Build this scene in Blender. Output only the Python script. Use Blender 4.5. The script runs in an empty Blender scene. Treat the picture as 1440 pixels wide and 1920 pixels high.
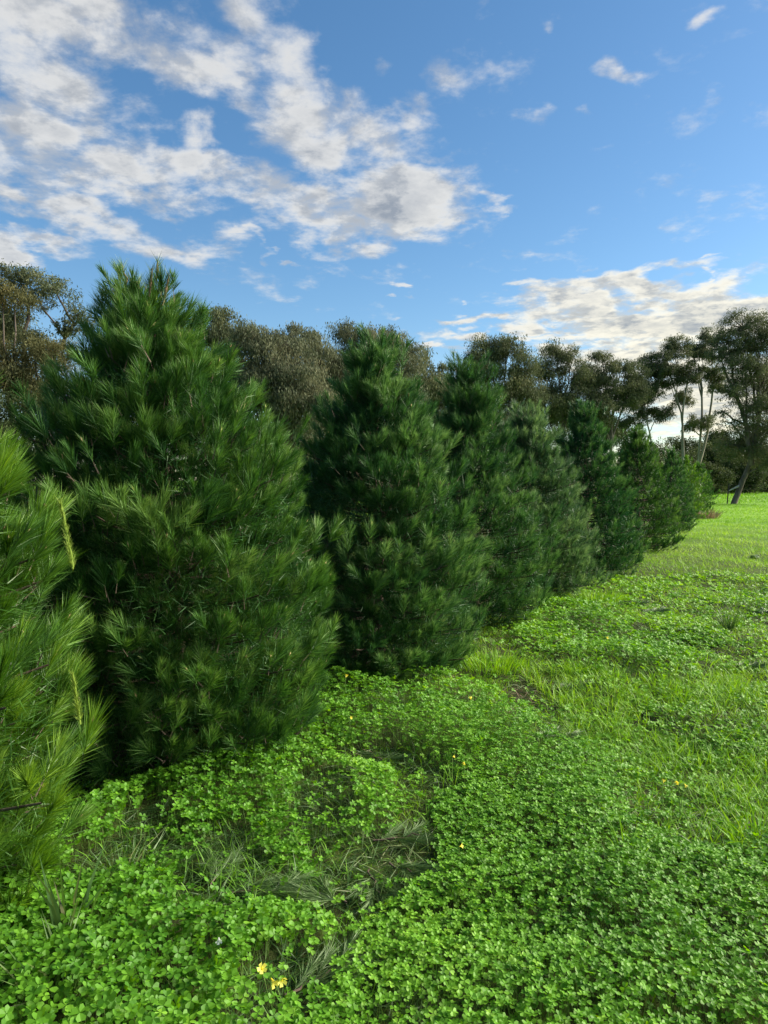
import bpy, math
import numpy as np
from math import radians as R
C = bpy.context.scene
rng = np.random.default_rng(7)

# ------------------------------------------------------------ camera
EYE = 1.6; F = 1354.0; PITCH = math.atan(60 / F)
cam = bpy.data.cameras.new("camera"); co = bpy.data.objects.new("camera", cam)
C.collection.objects.link(co); C.camera = co
co.location = (0, 0, EYE); co.rotation_euler = (math.pi / 2 - PITCH, 0, 0)
cam.sensor_fit = 'HORIZONTAL'; cam.angle_x = 2 * math.atan(720 / F)
cam.clip_start = 0.05; cam.clip_end = 3000

# ------------------------------------------------------------ light and exposure
SUN_AZ, SUN_EL = R(78), R(28)          # azimuth to the right of +Y
sun = bpy.data.lights.new("sun", 'SUN'); so = bpy.data.objects.new("sun", sun)
C.collection.objects.link(so)
sun.energy = 4.8; sun.angle = R(40); sun.color = (1, 0.90, 0.74)
so.rotation_euler = (math.pi / 2 - SUN_EL, 0, math.pi - SUN_AZ)
C.view_settings.view_transform = 'Standard'; C.view_settings.look = 'None'
C.view_settings.gamma = 1; C.view_settings.exposure = 1.5
C.cycles.max_bounces = 6; C.cycles.diffuse_bounces = 3; C.cycles.transmission_bounces = 4
C.cycles.transparent_max_bounces = 4; C.cycles.caustics_reflective = False

W = bpy.data.worlds.new("World"); C.world = W; W.use_nodes = True
nt = W.node_tree; nt.nodes.clear()
class NB:
    def __init__(s, nt): s.nt = nt
    def new(s, t, **k):
        n = s.nt.nodes.new(t)
        for a, b in k.items(): setattr(n, a, b)
        return n
    def put(s, sock, v):
        if hasattr(v, 'is_linked') or hasattr(v, 'links'): s.nt.links.new(v, sock)
        elif v is not None: sock.default_value = v
    def m(s, op, a, b=None, c=None, clamp=False):
        n = s.new('ShaderNodeMath', operation=op, use_clamp=clamp)
        s.put(n.inputs[0], a)
        if b is not None: s.put(n.inputs[1], b)
        if c is not None: s.put(n.inputs[2], c)
        return n.outputs[0]
    def vm(s, op, a, b=None):
        n = s.new('ShaderNodeVectorMath', operation=op)
        s.put(n.inputs[0], a)
        if b is not None: s.put(n.inputs[3 if op == 'SCALE' else 1], b)
        return n.outputs[1 if op in ('LENGTH', 'DOT_PRODUCT', 'DISTANCE') else 0]
    def mix(s, f, a, b):
        n = s.new('ShaderNodeMix', data_type='RGBA')
        s.put(n.inputs[0], f); s.put(n.inputs[6], a); s.put(n.inputs[7], b)
        return n.outputs[2]
    def ss(s, v, a, b):
        n = s.new('ShaderNodeMapRange', interpolation_type='SMOOTHSTEP')
        s.put(n.inputs[0], v); n.inputs[1].default_value = a; n.inputs[2].default_value = b
        return n.outputs[0]
    def noise(s, vec, scale, detail=4, rough=.5, dist=0, off=None):
        n = s.new('ShaderNodeTexNoise'); s.put(n.inputs['Vector'], vec)
        n.inputs['Scale'].default_value = scale; n.inputs['Detail'].default_value = detail
        n.inputs['Roughness'].default_value = rough; n.inputs['Distortion'].default_value = dist
        return n.outputs['Fac']
b = NB(nt)
sky = b.new('ShaderNodeTexSky', sky_type='NISHITA', sun_disc=False)
sky.sun_elevation = SUN_EL; sky.sun_rotation = SUN_AZ
sky.altitude = 0; sky.air_density = 1.0; sky.dust_density = 0.5; sky.ozone_density = 2.6
tc = b.new('ShaderNodeTexCoord'); D = tc.outputs['Generated']
sep = b.new('ShaderNodeSeparateXYZ'); b.put(sep.inputs[0], D)
dx, dy, dz = sep.outputs
az = b.m('ARCTAN2', dx, dy); el = b.m('ARCSINE', dz)
cmb = b.new('ShaderNodeCombineXYZ'); b.put(cmb.inputs[0], az); b.put(cmb.inputs[1], el); AE = cmb.outputs[0]
def px_dir(px, py):
    x = (px - 720) / F; y = -(py - 960) / F
    v = np.array([x, math.cos(PITCH) + y * math.sin(PITCH), -math.sin(PITCH) + y * math.cos(PITCH)])
    return v / np.linalg.norm(v)
def px_ae(px, py):
    v = px_dir(px, py); return math.atan2(v[0], v[1]), math.asin(v[2])
CL = [  # centre, half axes, tilt (deg, + = falls to the right), strength
 (110,40,330,95,0,1.25),(455,40,75,55,30,.9),(90,160,150,80,8,1.05),(60,270,190,90,5,1),(340,130,190,70,8,.95),
 (560,130,110,60,15,1.05),(560,230,120,85,10,1.1),(700,250,130,60,12,1),(650,170,70,50,30,.85),(200,310,240,60,12,1.1),
 (400,340,230,55,14,1.3),(90,385,200,45,8,1.05),(760,375,180,68,6,1.3),(860,340,70,30,10,.8),(620,400,230,60,10,1.25),
 (730,435,130,35,8,.95),(250,450,240,50,4,.95),(40,452,130,30,12,1),(950,385,95,15,6,.85),(470,460,70,12,4,.7),
 (1172,133,62,24,5,.85),(722,125,26,24,40,.75),(825,155,58,34,30,.62),(980,215,45,22,-10,.72),(1085,222,48,18,8,.72),
 (1330,10,35,16,-5,.75),(870,423,36,11,3,.75),(740,541,24,9,3,.75),(1332,497,18,9,-20,.72),(1400,490,42,11,-3,.8),
 (640,455,60,14,6,.7),(535,473,28,9,3,.75),(390,265,60,30,10,.72),(857,582,24,10,-5,.75),(820,290,60,25,15,.62),(920,38,30,12,0,.5),
 (1010,50,20,14,20,.5),(790,225,60,26,35,.68),
 (1180,556,270,44,-2,1.35),(1370,585,200,70,4,1.4),(1000,550,80,22,-2,1.0),(1060,595,200,40,3,1.25),(1260,625,270,60,4,1.4),(1330,745,240,95,0,1.5),(1150,720,160,60,0,1.0),
 (890,606,85,22,-4,1.25),(1180,665,190,36,0,1.15),(810,658,100,20,0,1.1),(1040,635,120,24,0,1.0),(760,625,40,10,0,.55),
]
def rearclouds():  # random unseen clouds around and behind the camera, added for their light
    g = np.random.default_rng(3); o = []
    for i in range(16):
        o.append((g.uniform(35, 325), g.uniform(8, 70), g.uniform(9, 22), g.uniform(3, 8), g.uniform(-10, 10), 1.0))
    return o
mask = None
# domain warp so that the outlines are ragged
P0 = b.new('ShaderNodeCombineXYZ')
zz = b.m('ADD', b.m('MAXIMUM', dz, 0.0), 0.16)
b.put(P0.inputs[0], b.m('DIVIDE', dx, zz)); b.put(P0.inputs[1], b.m('DIVIDE', dy, zz)); P = P0.outputs[0]
wn = b.new('ShaderNodeTexNoise'); b.put(wn.inputs['Vector'], P); wn.inputs['Scale'].default_value = 5.0; wn.inputs['Detail'].default_value = 6
wv = b.vm('SCALE', b.vm('SUBTRACT', wn.outputs['Color'], (.5, .5, .5)), 0.13)
AEw = b.vm('ADD', AE, wv)
def blob(loc, rot, sc, st):
    global mask
    mp = b.new('ShaderNodeMapping', vector_type='TEXTURE'); b.put(mp.inputs['Vector'], AEw)
    mp.inputs['Location'].default_value = (loc[0], loc[1], 0); mp.inputs['Rotation'].default_value = (0, 0, rot)
    mp.inputs['Scale'].default_value = (sc[0], sc[1], 100)
    n = b.new('ShaderNodeMapRange', interpolation_type='SMOOTHSTEP')
    b.put(n.inputs[0], b.vm('LENGTH', mp.outputs[0])); n.inputs[1].default_value = 1.35; n.inputs[2].default_value = 0.1
    n.inputs[3].default_value = 0; n.inputs[4].default_value = st
    mask = n.outputs[0] if mask is None else b.m('SMOOTH_MAX', mask, n.outputs[0], .15)
for (px, py, rx, ry, t, st) in CL:
    a0, e0 = px_ae(px, py); k = math.cos(a0) * 1.0
    blob((a0, e0), -R(t), (rx / F * math.cos(a0) ** 1.2, ry / F * k), st)
for (A, E, ra, re, t, st) in rearclouds(): blob((R(A if A < 180 else A - 360), R(E)), R(t), (R(ra), R(re)), st)
def dens(vec):
    n1 = b.noise(vec, 4.2, 8, .6, .3)
    n2 = b.noise(vec, 15.0, 6, .62, .1)
    return b.m('ADD', b.m('MULTIPLY', n1, .72), b.m('MULTIPLY', n2, .28))
nA = dens(P)
offs = (math.sin(SUN_AZ) * .11, math.cos(SUN_AZ) * .11 , 0)
nB = dens(b.vm('ADD', P, offs))
cov = b.m('ADD', b.m('MULTIPLY', b.m('SUBTRACT', nA, .5), 3.7), b.m('MULTIPLY', b.m('SUBTRACT', mask, .44), .98))
alpha = b.m('POWER', b.ss(cov, -.2, .75), 1.0)
thick = b.ss(cov, .35, 1.5)
n3 = b.m('SUBTRACT', b.noise(b.vm('ADD', P, (math.sin(SUN_AZ) * .035, math.cos(SUN_AZ) * .035, 0)), 8.0, 6, .6, .2), b.noise(P, 8.0, 6, .6, .2))
lit = b.ss(b.m('ADD', b.m('SUBTRACT', nB, nA), b.m('MULTIPLY', n3, .7)), .12, -.10)     # 1 on the side that faces the sun
sund = b.vm('DOT_PRODUCT', D, (math.sin(SUN_AZ) * math.cos(SUN_EL), math.cos(SUN_AZ) * math.cos(SUN_EL), math.sin(SUN_EL)))
near = b.m('MULTIPLY', b.ss(sund, .15, .62), b.ss(dz, .42, .08))
ccol = b.mix(near, (4.9, 4.85, 4.7, 1), (7.6, 6.9, 5.1, 1))
gcol = b.mix(near, (1.9, 2.1, 2.4, 1), (2.4, 2.45, 2.4, 1))
shade = b.m('ADD', b.m('MULTIPLY', thick, .6), b.m('MULTIPLY', b.m('SUBTRACT', 1, lit), .62), clamp=True)
ccc = b.mix(shade, ccol, gcol)
hs = b.new('ShaderNodeHueSaturation'); hs.inputs['Hue'].default_value = .496; hs.inputs['Saturation'].default_value = 1.18; hs.inputs['Value'].default_value = 1.0
b.put(hs.inputs['Color'], sky.outputs[0])
hz = b.mix(b.m('MULTIPLY', alpha, .9), hs.outputs[0], ccc)
bg = b.new('ShaderNodeBackground'); b.put(bg.inputs[0], hz); bg.inputs[1].default_value = 0.062
out = b.new('ShaderNodeOutputWorld'); nt.links.new(bg.outputs[0], out.inputs[0])
W.cycles.sampling_method = 'MANUAL'; W.cycles.sample_map_resolution = 512

# ------------------------------------------------------------ helpers
def obj(name, data, parent=None):
    o = bpy.data.objects.new(name, data); C.collection.objects.link(o)
    if parent is not None: o.parent = parent
    return o
def tag(o, label=None, cat=None, group=None, kind=None):
    for k, v in (('label', label), ('category', cat), ('group', group), ('kind', kind)):
        if v: o[k] = v
    return o
def thing(name, label, cat, loc=(0, 0, 0), group=None):
    o = obj(name, None); o.location = loc; return tag(o, label, cat, group)
def mk(name, parts, mats, parent=None, smooth=False):
    """parts: list of (V[n,3], F[m,k], material index, val[n] or float)"""
    me = bpy.data.meshes.new(name); Vs = []; vals = []; loops = []; starts = []; mi = []; vo = 0; lo = 0
    for V, Fc, m, val in parts:
        if len(V) == 0: continue
        V = np.asarray(V, np.float32); Fc = np.asarray(Fc, np.int64)
        Vs.append(V); vals.append(np.broadcast_to(np.asarray(val, np.float32), (len(V),)))
        k = Fc.shape[1]; loops.append((Fc + vo).ravel()); starts.append(lo + np.arange(len(Fc)) * k)
        mi.append(np.full(len(Fc), m)); vo += len(V); lo += Fc.size
    V = np.concatenate(Vs); L = np.concatenate(loops); S = np.concatenate(starts); M = np.concatenate(mi)
    me.vertices.add(len(V)); me.vertices.foreach_set('co', V.ravel())
    me.loops.add(len(L)); me.loops.foreach_set('vertex_index', L.astype(np.int32))
    me.polygons.add(len(S)); me.polygons.foreach_set('loop_start', S.astype(np.int32))
    me.polygons.foreach_set('material_index', M.astype(np.int32))
    me.polygons.foreach_set('use_smooth', np.full(len(S), smooth))
    for x in mats: me.materials.append(x)
    me.update(calc_edges=True)
    at = me.attributes.new('v', 'FLOAT', 'POINT'); at.data.foreach_set('value', np.concatenate(vals).astype(np.float32))
    return obj(name, me, parent)
def unit(v): return v / np.maximum(np.linalg.norm(v, axis=-1, keepdims=True), 1e-9)
def frame(a):
    h = np.where(np.abs(a[..., 2:3]) < .9, np.array([0, 0, 1.]), np.array([1., 0, 0]))
    u = unit(np.cross(a, h)); return u, np.cross(a, u)
def tube(pts, rad, n=6, val=.5):
    pts = np.asarray(pts, float); rad = np.asarray(rad, float); K = len(pts)
    t = unit(np.gradient(pts, axis=0)); u, w = frame(t)
    an = np.arange(n) * 2 * np.pi / n
    V = pts[:, None] + rad[:, None, None] * (u[:, None] * np.cos(an)[None, :, None] + w[:, None] * np.sin(an)[None, :, None])
    i = np.arange(K - 1)[:, None] * n; j = np.arange(n)[None]; j2 = (j + 1) % n
    Fc = np.stack([i + j, i + j2, i + n + j2, i + n + j], -1).reshape(-1, 4)
    return V.reshape(-1, 3), Fc, 0, val
def join(tubes, m=0):
    Vs = []; Fs = []; vs = []; o = 0
    for V, Fc, _, v in tubes:
        Vs.append(V); Fs.append(Fc + o); o += len(V); vs.append(np.broadcast_to(v, (len(V),)))
    return (np.concatenate(Vs), np.concatenate(Fs), m, np.concatenate(vs))
def bez(a, c, d, n=7):
    t = np.linspace(0, 1, n)[:, None]; a, c, d = map(np.asarray, (a, c, d))
    return (1 - t) ** 2 * a + 2 * t * (1 - t) * c + t * t * d
def ribbons(p, d, L, w, curve, m, val, r, seg=2, face=None):
    """curved tapering ribbons: base p, direction d, curve = offset vector at the tip"""
    n = len(p)
    if face is None: face = unit(r.normal(size=(n, 3)))
    s = unit(np.cross(d, face)) * w[:, None] * .5
    val = np.broadcast_to(np.asarray(val), (n,))
    tip = p + d * L[:, None] + curve
    if seg == 1:
        V = np.stack([p - s, p + s, tip], 1).reshape(-1, 3)
        return V, np.arange(n * 3).reshape(n, 3), m, np.repeat(val, 3)
    out = []
    mid = p + d * (L * .5)[:, None] + curve * .28
    V = np.stack([p - s * .8, p + s * .8, mid + s, mid - s, tip], 1).reshape(-1, 3)
    b0 = np.arange(n)[:, None] * 5
    return [(V, b0 + np.array([0, 1, 2, 3]), m, np.repeat(val, 5)), (b0 + np.array([3, 2, 4]))]
def rib_parts(*a, **k):
    q = ribbons(*a, **k)
    if isinstance(q, list):
        (V, F4, m, v), F3 = q
        # quads as two triangles so that everything is one face array
        T = np.concatenate([F4[:, [0, 1, 2]], F4[:, [0, 2, 3]], F3])
        return (V, T, m, v)
    return q
def gz(x, y):
    x = np.asarray(x, float); y = np.asarray(y, float)
    z = .035 * np.sin(x * .9 + .4) * np.sin(y * .7 + 1) + .02 * np.sin(x * 2.3 + y * 1.7) + .012 * np.sin(x * 4.1 - y * 3.3)
    return z * np.clip(1.3 - y / 60, .3, 1) + .0 * x
def to_px(x, y, z=0):
    x, y = np.asarray(x, float), np.asarray(y, float); z = np.asarray(z, float) - EYE
    dp = y * math.cos(PITCH) - z * math.sin(PITCH); up = y * math.sin(PITCH) + z * math.cos(PITCH)
    dp = np.maximum(dp, .05)
    return 720 + F * x / dp, 960 - F * up / dp
def at(px, py, Y):
    v = px_dir(px, py); v = v * (Y / v[1]); return np.array([v[0], Y, EYE + v[2]])
def on_ground(px, py):
    v = px_dir(px, py); k = -EYE / v[2]; return float(v[0] * k), float(v[1] * k)
def vnoise(x, y, s, seed=0):
    """smooth value noise in 0..1"""
    g = np.random.default_rng(seed).random((64, 64))
    x = np.asarray(x) * s; y = np.asarray(y) * s
    xi = np.floor(x).astype(int); yi = np.floor(y).astype(int); fx = x - xi; fy = y - yi
    fx = fx * fx * (3 - 2 * fx); fy = fy * fy * (3 - 2 * fy)
    G = lambda i, j: g[i % 64, j % 64]
    return (G(xi, yi) * (1 - fx) + G(xi + 1, yi) * fx) * (1 - fy) + (G(xi, yi + 1) * (1 - fx) + G(xi + 1, yi + 1) * fx) * fy
def in_poly(x, y, P):
    P = np.asarray(P, float); r = np.zeros(np.shape(x), bool); j = len(P) - 1
    for i in range(len(P)):
        xi, yi = P[i]; xj, yj = P[j]
        r ^= ((yi > y) != (yj > y)) & (x < (xj - xi) * (y - yi) / (yj - yi + 1e-9) + xi); j = i
    return r

# ------------------------------------------------------------ materials
def leaf_mat(name, cols, trans=.3, rough=.5, spec=.3, tcol=None):
    m = bpy.data.materials.new(name); m.use_nodes = True; t = m.node_tree; t.nodes.clear(); q = NB(t)
    a = q.new('ShaderNodeAttribute', attribute_name='v')
    cr = q.new('ShaderNodeValToRGB'); q.put(cr.inputs[0], a.outputs['Fac'])
    e = cr.color_ramp.elements
    for i, c in enumerate(cols):
        p_ = i / max(1, len(cols) - 1)
        x = e[i] if i < 2 else e.new(p_)
        x.position = p_; x.color = (*c, 1)
    # ordering-safe: rebuild
    for i, c in enumerate(cols): pass
    pr = q.new('ShaderNodeBsdfPrincipled'); q.put(pr.inputs['Base Color'], cr.outputs[0])
    pr.inputs['Roughness'].default_value = rough; pr.inputs['Specular IOR Level'].default_value = spec
    o = q.new('ShaderNodeOutputMaterial')
    if trans > 0:
        tr = q.new('ShaderNodeBsdfTranslucent')
        hs = q.new('ShaderNodeHueSaturation'); hs.inputs['Hue'].default_value = .485; hs.inputs['Saturation'].default_value = 1.1
        hs.inputs['Value'].default_value = 1.3; q.put(hs.inputs['Color'], cr.outputs[0]); q.put(tr.inputs[0], hs.outputs[0])
        mx = q.new('ShaderNodeMixShader'); mx.inputs[0].default_value = trans
        t.links.new(pr.outputs[0], mx.inputs[1]); t.links.new(tr.outputs[0], mx.inputs[2]); t.links.new(mx.outputs[0], o.inputs[0])
    else: t.links.new(pr.outputs[0], o.inputs[0])
    return m
def rough_mat(name, c1, c2, scale=8, bump=.3, rough=.85, stretch=(1, 1, 1)):
    m = bpy.data.materials.new(name); m.use_nodes = True; t = m.node_tree; q = NB(t)
    pr = t.nodes['Principled BSDF']; tc = q.new('ShaderNodeTexCoord')
    mp = q.new('ShaderNodeMapping'); q.put(mp.inputs[0], tc.outputs['Object']); mp.inputs['Scale'].default_value = stretch
    n = q.noise(mp.outputs[0], scale, 6, .65)
    q.put(pr.inputs['Base Color'], q.mix(q.ss(n, .35, .65), (*c1, 1), (*c2, 1)))
    pr.inputs['Roughness'].default_value = rough; pr.inputs['Specular IOR Level'].default_value = .2
    bp = q.new('ShaderNodeBump'); bp.inputs['Strength'].default_value = bump; bp.inputs['Distance'].default_value = .02
    q.put(bp.inputs['Height'], n); q.put(pr.inputs['Normal'], bp.outputs[0])
    return m
M_needle = leaf_mat('pine_needles', [(.020, .074, .015), (.057, .152, .024), (.145, .265, .062)], .25, .5, .24)
M_needle_blue = leaf_mat('pine_needles_bluish', [(.022, .078, .022), (.06, .16, .034), (.15, .27, .08)], .25, .5, .26)
M_needle_pale = leaf_mat('pine_needles_pale', [(.035, .09, .035), (.085, .175, .055), (.19, .30, .11)], .25, .5, .26)
M_needle_dark = leaf_mat('pine_needles_dark', [(.014, .062, .02), (.04, .125, .03), (.11, .22, .06)], .25, .5, .24)
M_needle_lime = leaf_mat('pine_needles_lime', [(.036, .105, .014), (.085, .20, .022), (.17, .30, .04)], .3, .42, .4)
M_bud = leaf_mat('pine_bud', [(.30, .19, .10), (.42, .33, .16), (.30, .38, .10)], 0, .6, .3)
M_candle = leaf_mat('candle_green', [(.07, .15, .02), (.13, .23, .03), (.22, .31, .05)], .2, .6, .2)
M_bark = rough_mat('pine_bark', (.06, .042, .03), (.13, .1, .075), 14, .6)
M_ebark = rough_mat('eucalyptus_bark', (.17, .15, .12), (.33, .30, .26), 2.5, .4, stretch=(1, 1, .3))
M_dbark = rough_mat('dark_bark', (.07, .055, .045), (.15, .125, .10), 5, .6, stretch=(1, 1, .25))
M_dead = rough_mat('dead_wood', (.34, .31, .28), (.52, .49, .45), 6, .3)
M_euc = leaf_mat('eucalyptus_leaves', [(.050, .068, .034), (.092, .115, .054), (.16, .17, .085)], .25, .7, .12)
M_euc_grey = leaf_mat('grey_eucalyptus_leaves', [(.060, .076, .045), (.105, .122, .068), (.18, .18, .10)], .25, .7, .12)
M_euc_brown = leaf_mat('rusty_eucalyptus_leaves', [(.06, .068, .03), (.105, .108, .042), (.18, .145, .055)], .25, .7, .12)
M_shrub = leaf_mat('shrub_leaves', [(.026, .044, .018), (.045, .068, .024), (.085, .10, .034)], .25, .7, .1)
M_clover = leaf_mat('clover_leaves', [(.06, .185, .012), (.13, .32, .02), (.24, .45, .045)], .4, .5, .25)
M_stem = leaf_mat('clover_stems', [(.10, .20, .04), (.16, .28, .06)], .2, .5, .3)
M_grass = leaf_mat('grass_blades', [(.085, .215, .016), (.155, .345, .024), (.29, .45, .075)], .35, .5, .2)
M_gdark = leaf_mat('rough_grass_blades', [(.04, .10, .02), (.07, .15, .03), (.20, .21, .09)], .25, .5, .35)
M_clip = leaf_mat('cut_pine_needles', [(.045, .10, .022), (.085, .16, .04), (.17, .24, .10)], .1, .5, .4)
M_yellow = leaf_mat('yellow_petals', [(.82, .74, .10), (.86, .82, .16)], .3, .5, .2)
M_white = leaf_mat('white_petals', [(.75, .78, .7), (.8, .8, .76)], .3, .5, .2)
M_iron = rough_mat('iron', (.02, .02, .02), (.05, .045, .04), 20, .1, .6)
M_straw = leaf_mat('brown_needle_litter', [(.16, .105, .065), (.29, .20, .13), (.40, .31, .20)], .1, .6, .2)

# ------------------------------------------------------------ ground
def axis(lim, near, n):
    t = np.linspace(-1, 1, n); return np.sinh(t * near) / np.sinh(near) * lim
gx = axis(900, 6.5, 241); gy = np.concatenate([-axis(200, 5, 41)[20:][::-1][:-1], axis(1600, 7, 401)[200:]])
X, Y = np.meshgrid(gx, gy); nx, ny = len(gx), len(gy)
Z = gz(X, Y)
V = np.stack([X, Y, Z], -1).reshape(-1, 3)
i = np.arange(ny - 1)[:, None] * nx; j = np.arange(nx - 1)[None]
Fg = np.stack([i + j, i + j + 1, i + nx + j + 1, i + nx + j], -1).reshape(-1, 4)
gm = bpy.data.materials.new('meadow_soil'); gm.use_nodes = True; q = NB(gm.node_tree); pr = gm.node_tree.nodes['Principled BSDF']
tc = q.new('ShaderNodeTexCoord'); O = tc.outputs['Object']
n1 = q.noise(O, 6, 6, .65); n2 = q.noise(O, .35, 5, .6); n3 = q.noise(O, 45, 3, .6)
sp = q.new('ShaderNodeSeparateXYZ'); q.put(sp.inputs[0], O)
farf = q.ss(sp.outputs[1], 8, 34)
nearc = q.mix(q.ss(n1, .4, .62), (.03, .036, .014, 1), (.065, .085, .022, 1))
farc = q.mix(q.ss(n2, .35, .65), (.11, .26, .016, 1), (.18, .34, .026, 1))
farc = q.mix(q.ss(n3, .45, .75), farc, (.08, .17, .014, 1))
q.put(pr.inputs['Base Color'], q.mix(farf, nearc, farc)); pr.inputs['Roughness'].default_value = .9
pr.inputs['Specular IOR Level'].default_value = .1
bp = q.new('ShaderNodeBump'); bp.inputs['Strength'].default_value = .6; bp.inputs['Distance'].default_value = .05
q.put(bp.inputs['Height'], q.noise(O, 12, 5, .7)); q.put(pr.inputs['Normal'], bp.outputs[0])
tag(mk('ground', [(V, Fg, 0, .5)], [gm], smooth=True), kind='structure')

# ------------------------------------------------------------ pines
PF = [0, .03, .1, .2, .32, .5, .65, .8, .9, .97, 1]
PR = [.45, .6, .82, .95, 1., .95, .82, .58, .37, .16, .03]
def pine_mesh(H, Rm, seed, nb, shoots, needles, nlen, nwid, seg, lean=(0, 0), prof=PR, mats=None, budp=.25, lump=.14):
    r = np.random.default_rng(seed)
    H0 = H; H = H - .16; tip = np.array([lean[0], lean[1], H])
    tpath = bez((0, 0, 0), (0, 0, H * .5), tip, 9)
    def axis_at(f):
        t = np.clip(f, 0, 1)[..., None]; return 2 * t * (1 - t) * np.array([0, 0, H * .5]) + t * t * tip
    trunk = tube(tpath, np.linspace(.06, .012, 9) * (H / 2.9), 8)
    f = (np.arange(nb) + .5) / nb; f = .03 + .95 * f ** 1.04; f += r.normal(0, .006, nb)
    # whorls: pull the heights towards rings
    K = 13; ring = np.round(f * K) / K; f = f * .55 + ring * .45
    azm = np.arange(nb) * 2.39996 + r.normal(0, .25, nb)
    lob = 1 + lump * np.sin(azm * 2.3 + f * 17 + seed) * np.sin(f * 23 + azm + seed * 2)
    rad = np.maximum((Rm * np.interp(f, PF, prof) - .13) * lob * r.uniform(.8, 1.03, nb), .015)
    up = np.interp(f, [0, .3, .8, 1], [.10, .3, .6, 1.0])
    dirs = np.stack([np.cos(azm), np.sin(azm), np.zeros(nb)], 1)
    end = axis_at(f); end = end + dirs * rad[:, None]
    st = axis_at(np.clip(f - up * rad * .45 / H, .01, 1)); 
    br = []; SP = []; SA = []; SL = []; SV = []
    for k in range(nb):
        mid = (st[k] + end[k]) / 2; mid = mid - np.array([0, 0, .10 * rad[k]])
        pts = bez(st[k], mid, end[k], 6)
        br.append(tube(pts, np.linspace(.014, .004, 6), 4, .5))
        ns = max(3, int(shoots * (.35 + .65 * rad[k] / Rm)))
        t = 1 - r.random(ns) ** 1.35 * .62
        idx = t * 5; i0 = np.minimum(idx.astype(int), 4); fr = (idx - i0)[:, None]
        base = pts[i0] * (1 - fr) + pts[i0 + 1] * fr
        out = unit(pts[-1] - pts[-2])
        side = np.array([-out[1], out[0], 0]); side /= np.linalg.norm(side) + 1e-9
        spread = (1.15 - t)[:, None] * .9
        sdir = unit(out * r.uniform(.5, 1.1, (ns, 1)) + side * r.normal(0, .62, (ns, 1)) + np.array([0, 0, 1]) * r.uniform(.0, .8, (ns, 1)))
        # lateral twig then shoot
        tw = r.uniform(-.04, .10, (ns, 1)) * (Rm / .95)
        b0 = base + sdir * tw + side * r.normal(0, .10, (ns, 1)) * (Rm / .95) + np.array([0, 0, 1]) * r.normal(0, .03, (ns, 1))
        upk = .62
        ax = unit(sdir + np.array([0, 0, upk]) + r.normal(0, .12, (ns, 3)))
        SP.append(b0); SA.append(ax); SL.append(r.uniform(.07, .16, ns)); SV.append(np.clip(r.normal(.42, .24) + r.normal(0, .12, ns), 0, 1))
    # leaders near the tip
    nl = 9; fl = r.uniform(.9, 1.0, nl); a = r.uniform(0, 6.28, nl)
    b0 = axis_at(fl) + np.stack([np.cos(a), np.sin(a), 0 * a], 1) * .05; b0[0] = axis_at(np.array([.95]))[0]
    SP.append(b0 - np.array([0, 0, .06])); SA.append(unit(np.stack([np.cos(a) * .25, np.sin(a) * .25, 1 + 0 * a], 1))); SL.append(r.uniform(.12, .2, nl)); SV.append(np.full(nl, .5))
    P_ = np.concatenate(SP); A = np.concatenate(SA); Ls = np.concatenate(SL); Vv = np.concatenate(SV)
    S = len(P_); u, w = frame(A)
    N = needles
    t = r.random((S, N)) ** .8; ph = r.uniform(0, 6.283, (S, N))
    th = ((.20 + .50 * (1 - t)) * r.uniform(.7, 1.35, (S, 1)) + r.normal(0, .09, (S, N))).clip(.05, 1.25)
    d = A[:, None] * np.cos(th)[..., None] + (u[:, None] * np.cos(ph)[..., None] + w[:, None] * np.sin(ph)[..., None]) * np.sin(th)[..., None]
    d[..., 2] += .08; d = unit(d)
    p = P_[:, None] + A[:, None] * (Ls[:, None] * t)[..., None]
    Ln = nlen * r.uniform(.72, 1.12, (S, N)) * (1 - .35 * np.clip((t - .8) * 5, 0, 1)) * r.uniform(.62, 1.12, (S, 1))
    cv = A[:, None] * (Ln * .12)[..., None] + r.normal(0, .008, (S, N, 3)); cv[..., 2] -= .012
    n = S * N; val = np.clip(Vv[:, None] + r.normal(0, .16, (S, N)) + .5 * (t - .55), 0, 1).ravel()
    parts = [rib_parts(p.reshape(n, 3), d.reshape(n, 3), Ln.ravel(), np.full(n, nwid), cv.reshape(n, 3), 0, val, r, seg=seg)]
    # old needles further in, on the inner twigs
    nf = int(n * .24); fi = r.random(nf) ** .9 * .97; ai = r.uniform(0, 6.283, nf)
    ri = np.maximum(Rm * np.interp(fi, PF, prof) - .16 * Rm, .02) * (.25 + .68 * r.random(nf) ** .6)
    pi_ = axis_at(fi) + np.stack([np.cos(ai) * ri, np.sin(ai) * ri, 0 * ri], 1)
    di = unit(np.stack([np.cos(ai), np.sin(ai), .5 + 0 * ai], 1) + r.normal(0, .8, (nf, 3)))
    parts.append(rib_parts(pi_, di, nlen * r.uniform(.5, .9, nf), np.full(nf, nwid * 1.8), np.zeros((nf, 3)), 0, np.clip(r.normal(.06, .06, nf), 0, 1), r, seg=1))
    # shoot stems
    for_st = (P_ - A * .05, A, Ls + .06)
    s1 = rib_parts(for_st[0], for_st[1], for_st[2], np.full(S, .006), np.zeros((S, 3)), 1, .3, r, seg=1)
    s2 = rib_parts(for_st[0], for_st[1], for_st[2], np.full(S, .008), np.zeros((S, 3)), 1, .3, r, seg=1)
    parts += [s1]
    # buds: little 4 sided spindles at some shoot tips
    kb = np.where(r.random(S) < budp)[0]; nbud = len(kb)
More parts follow.
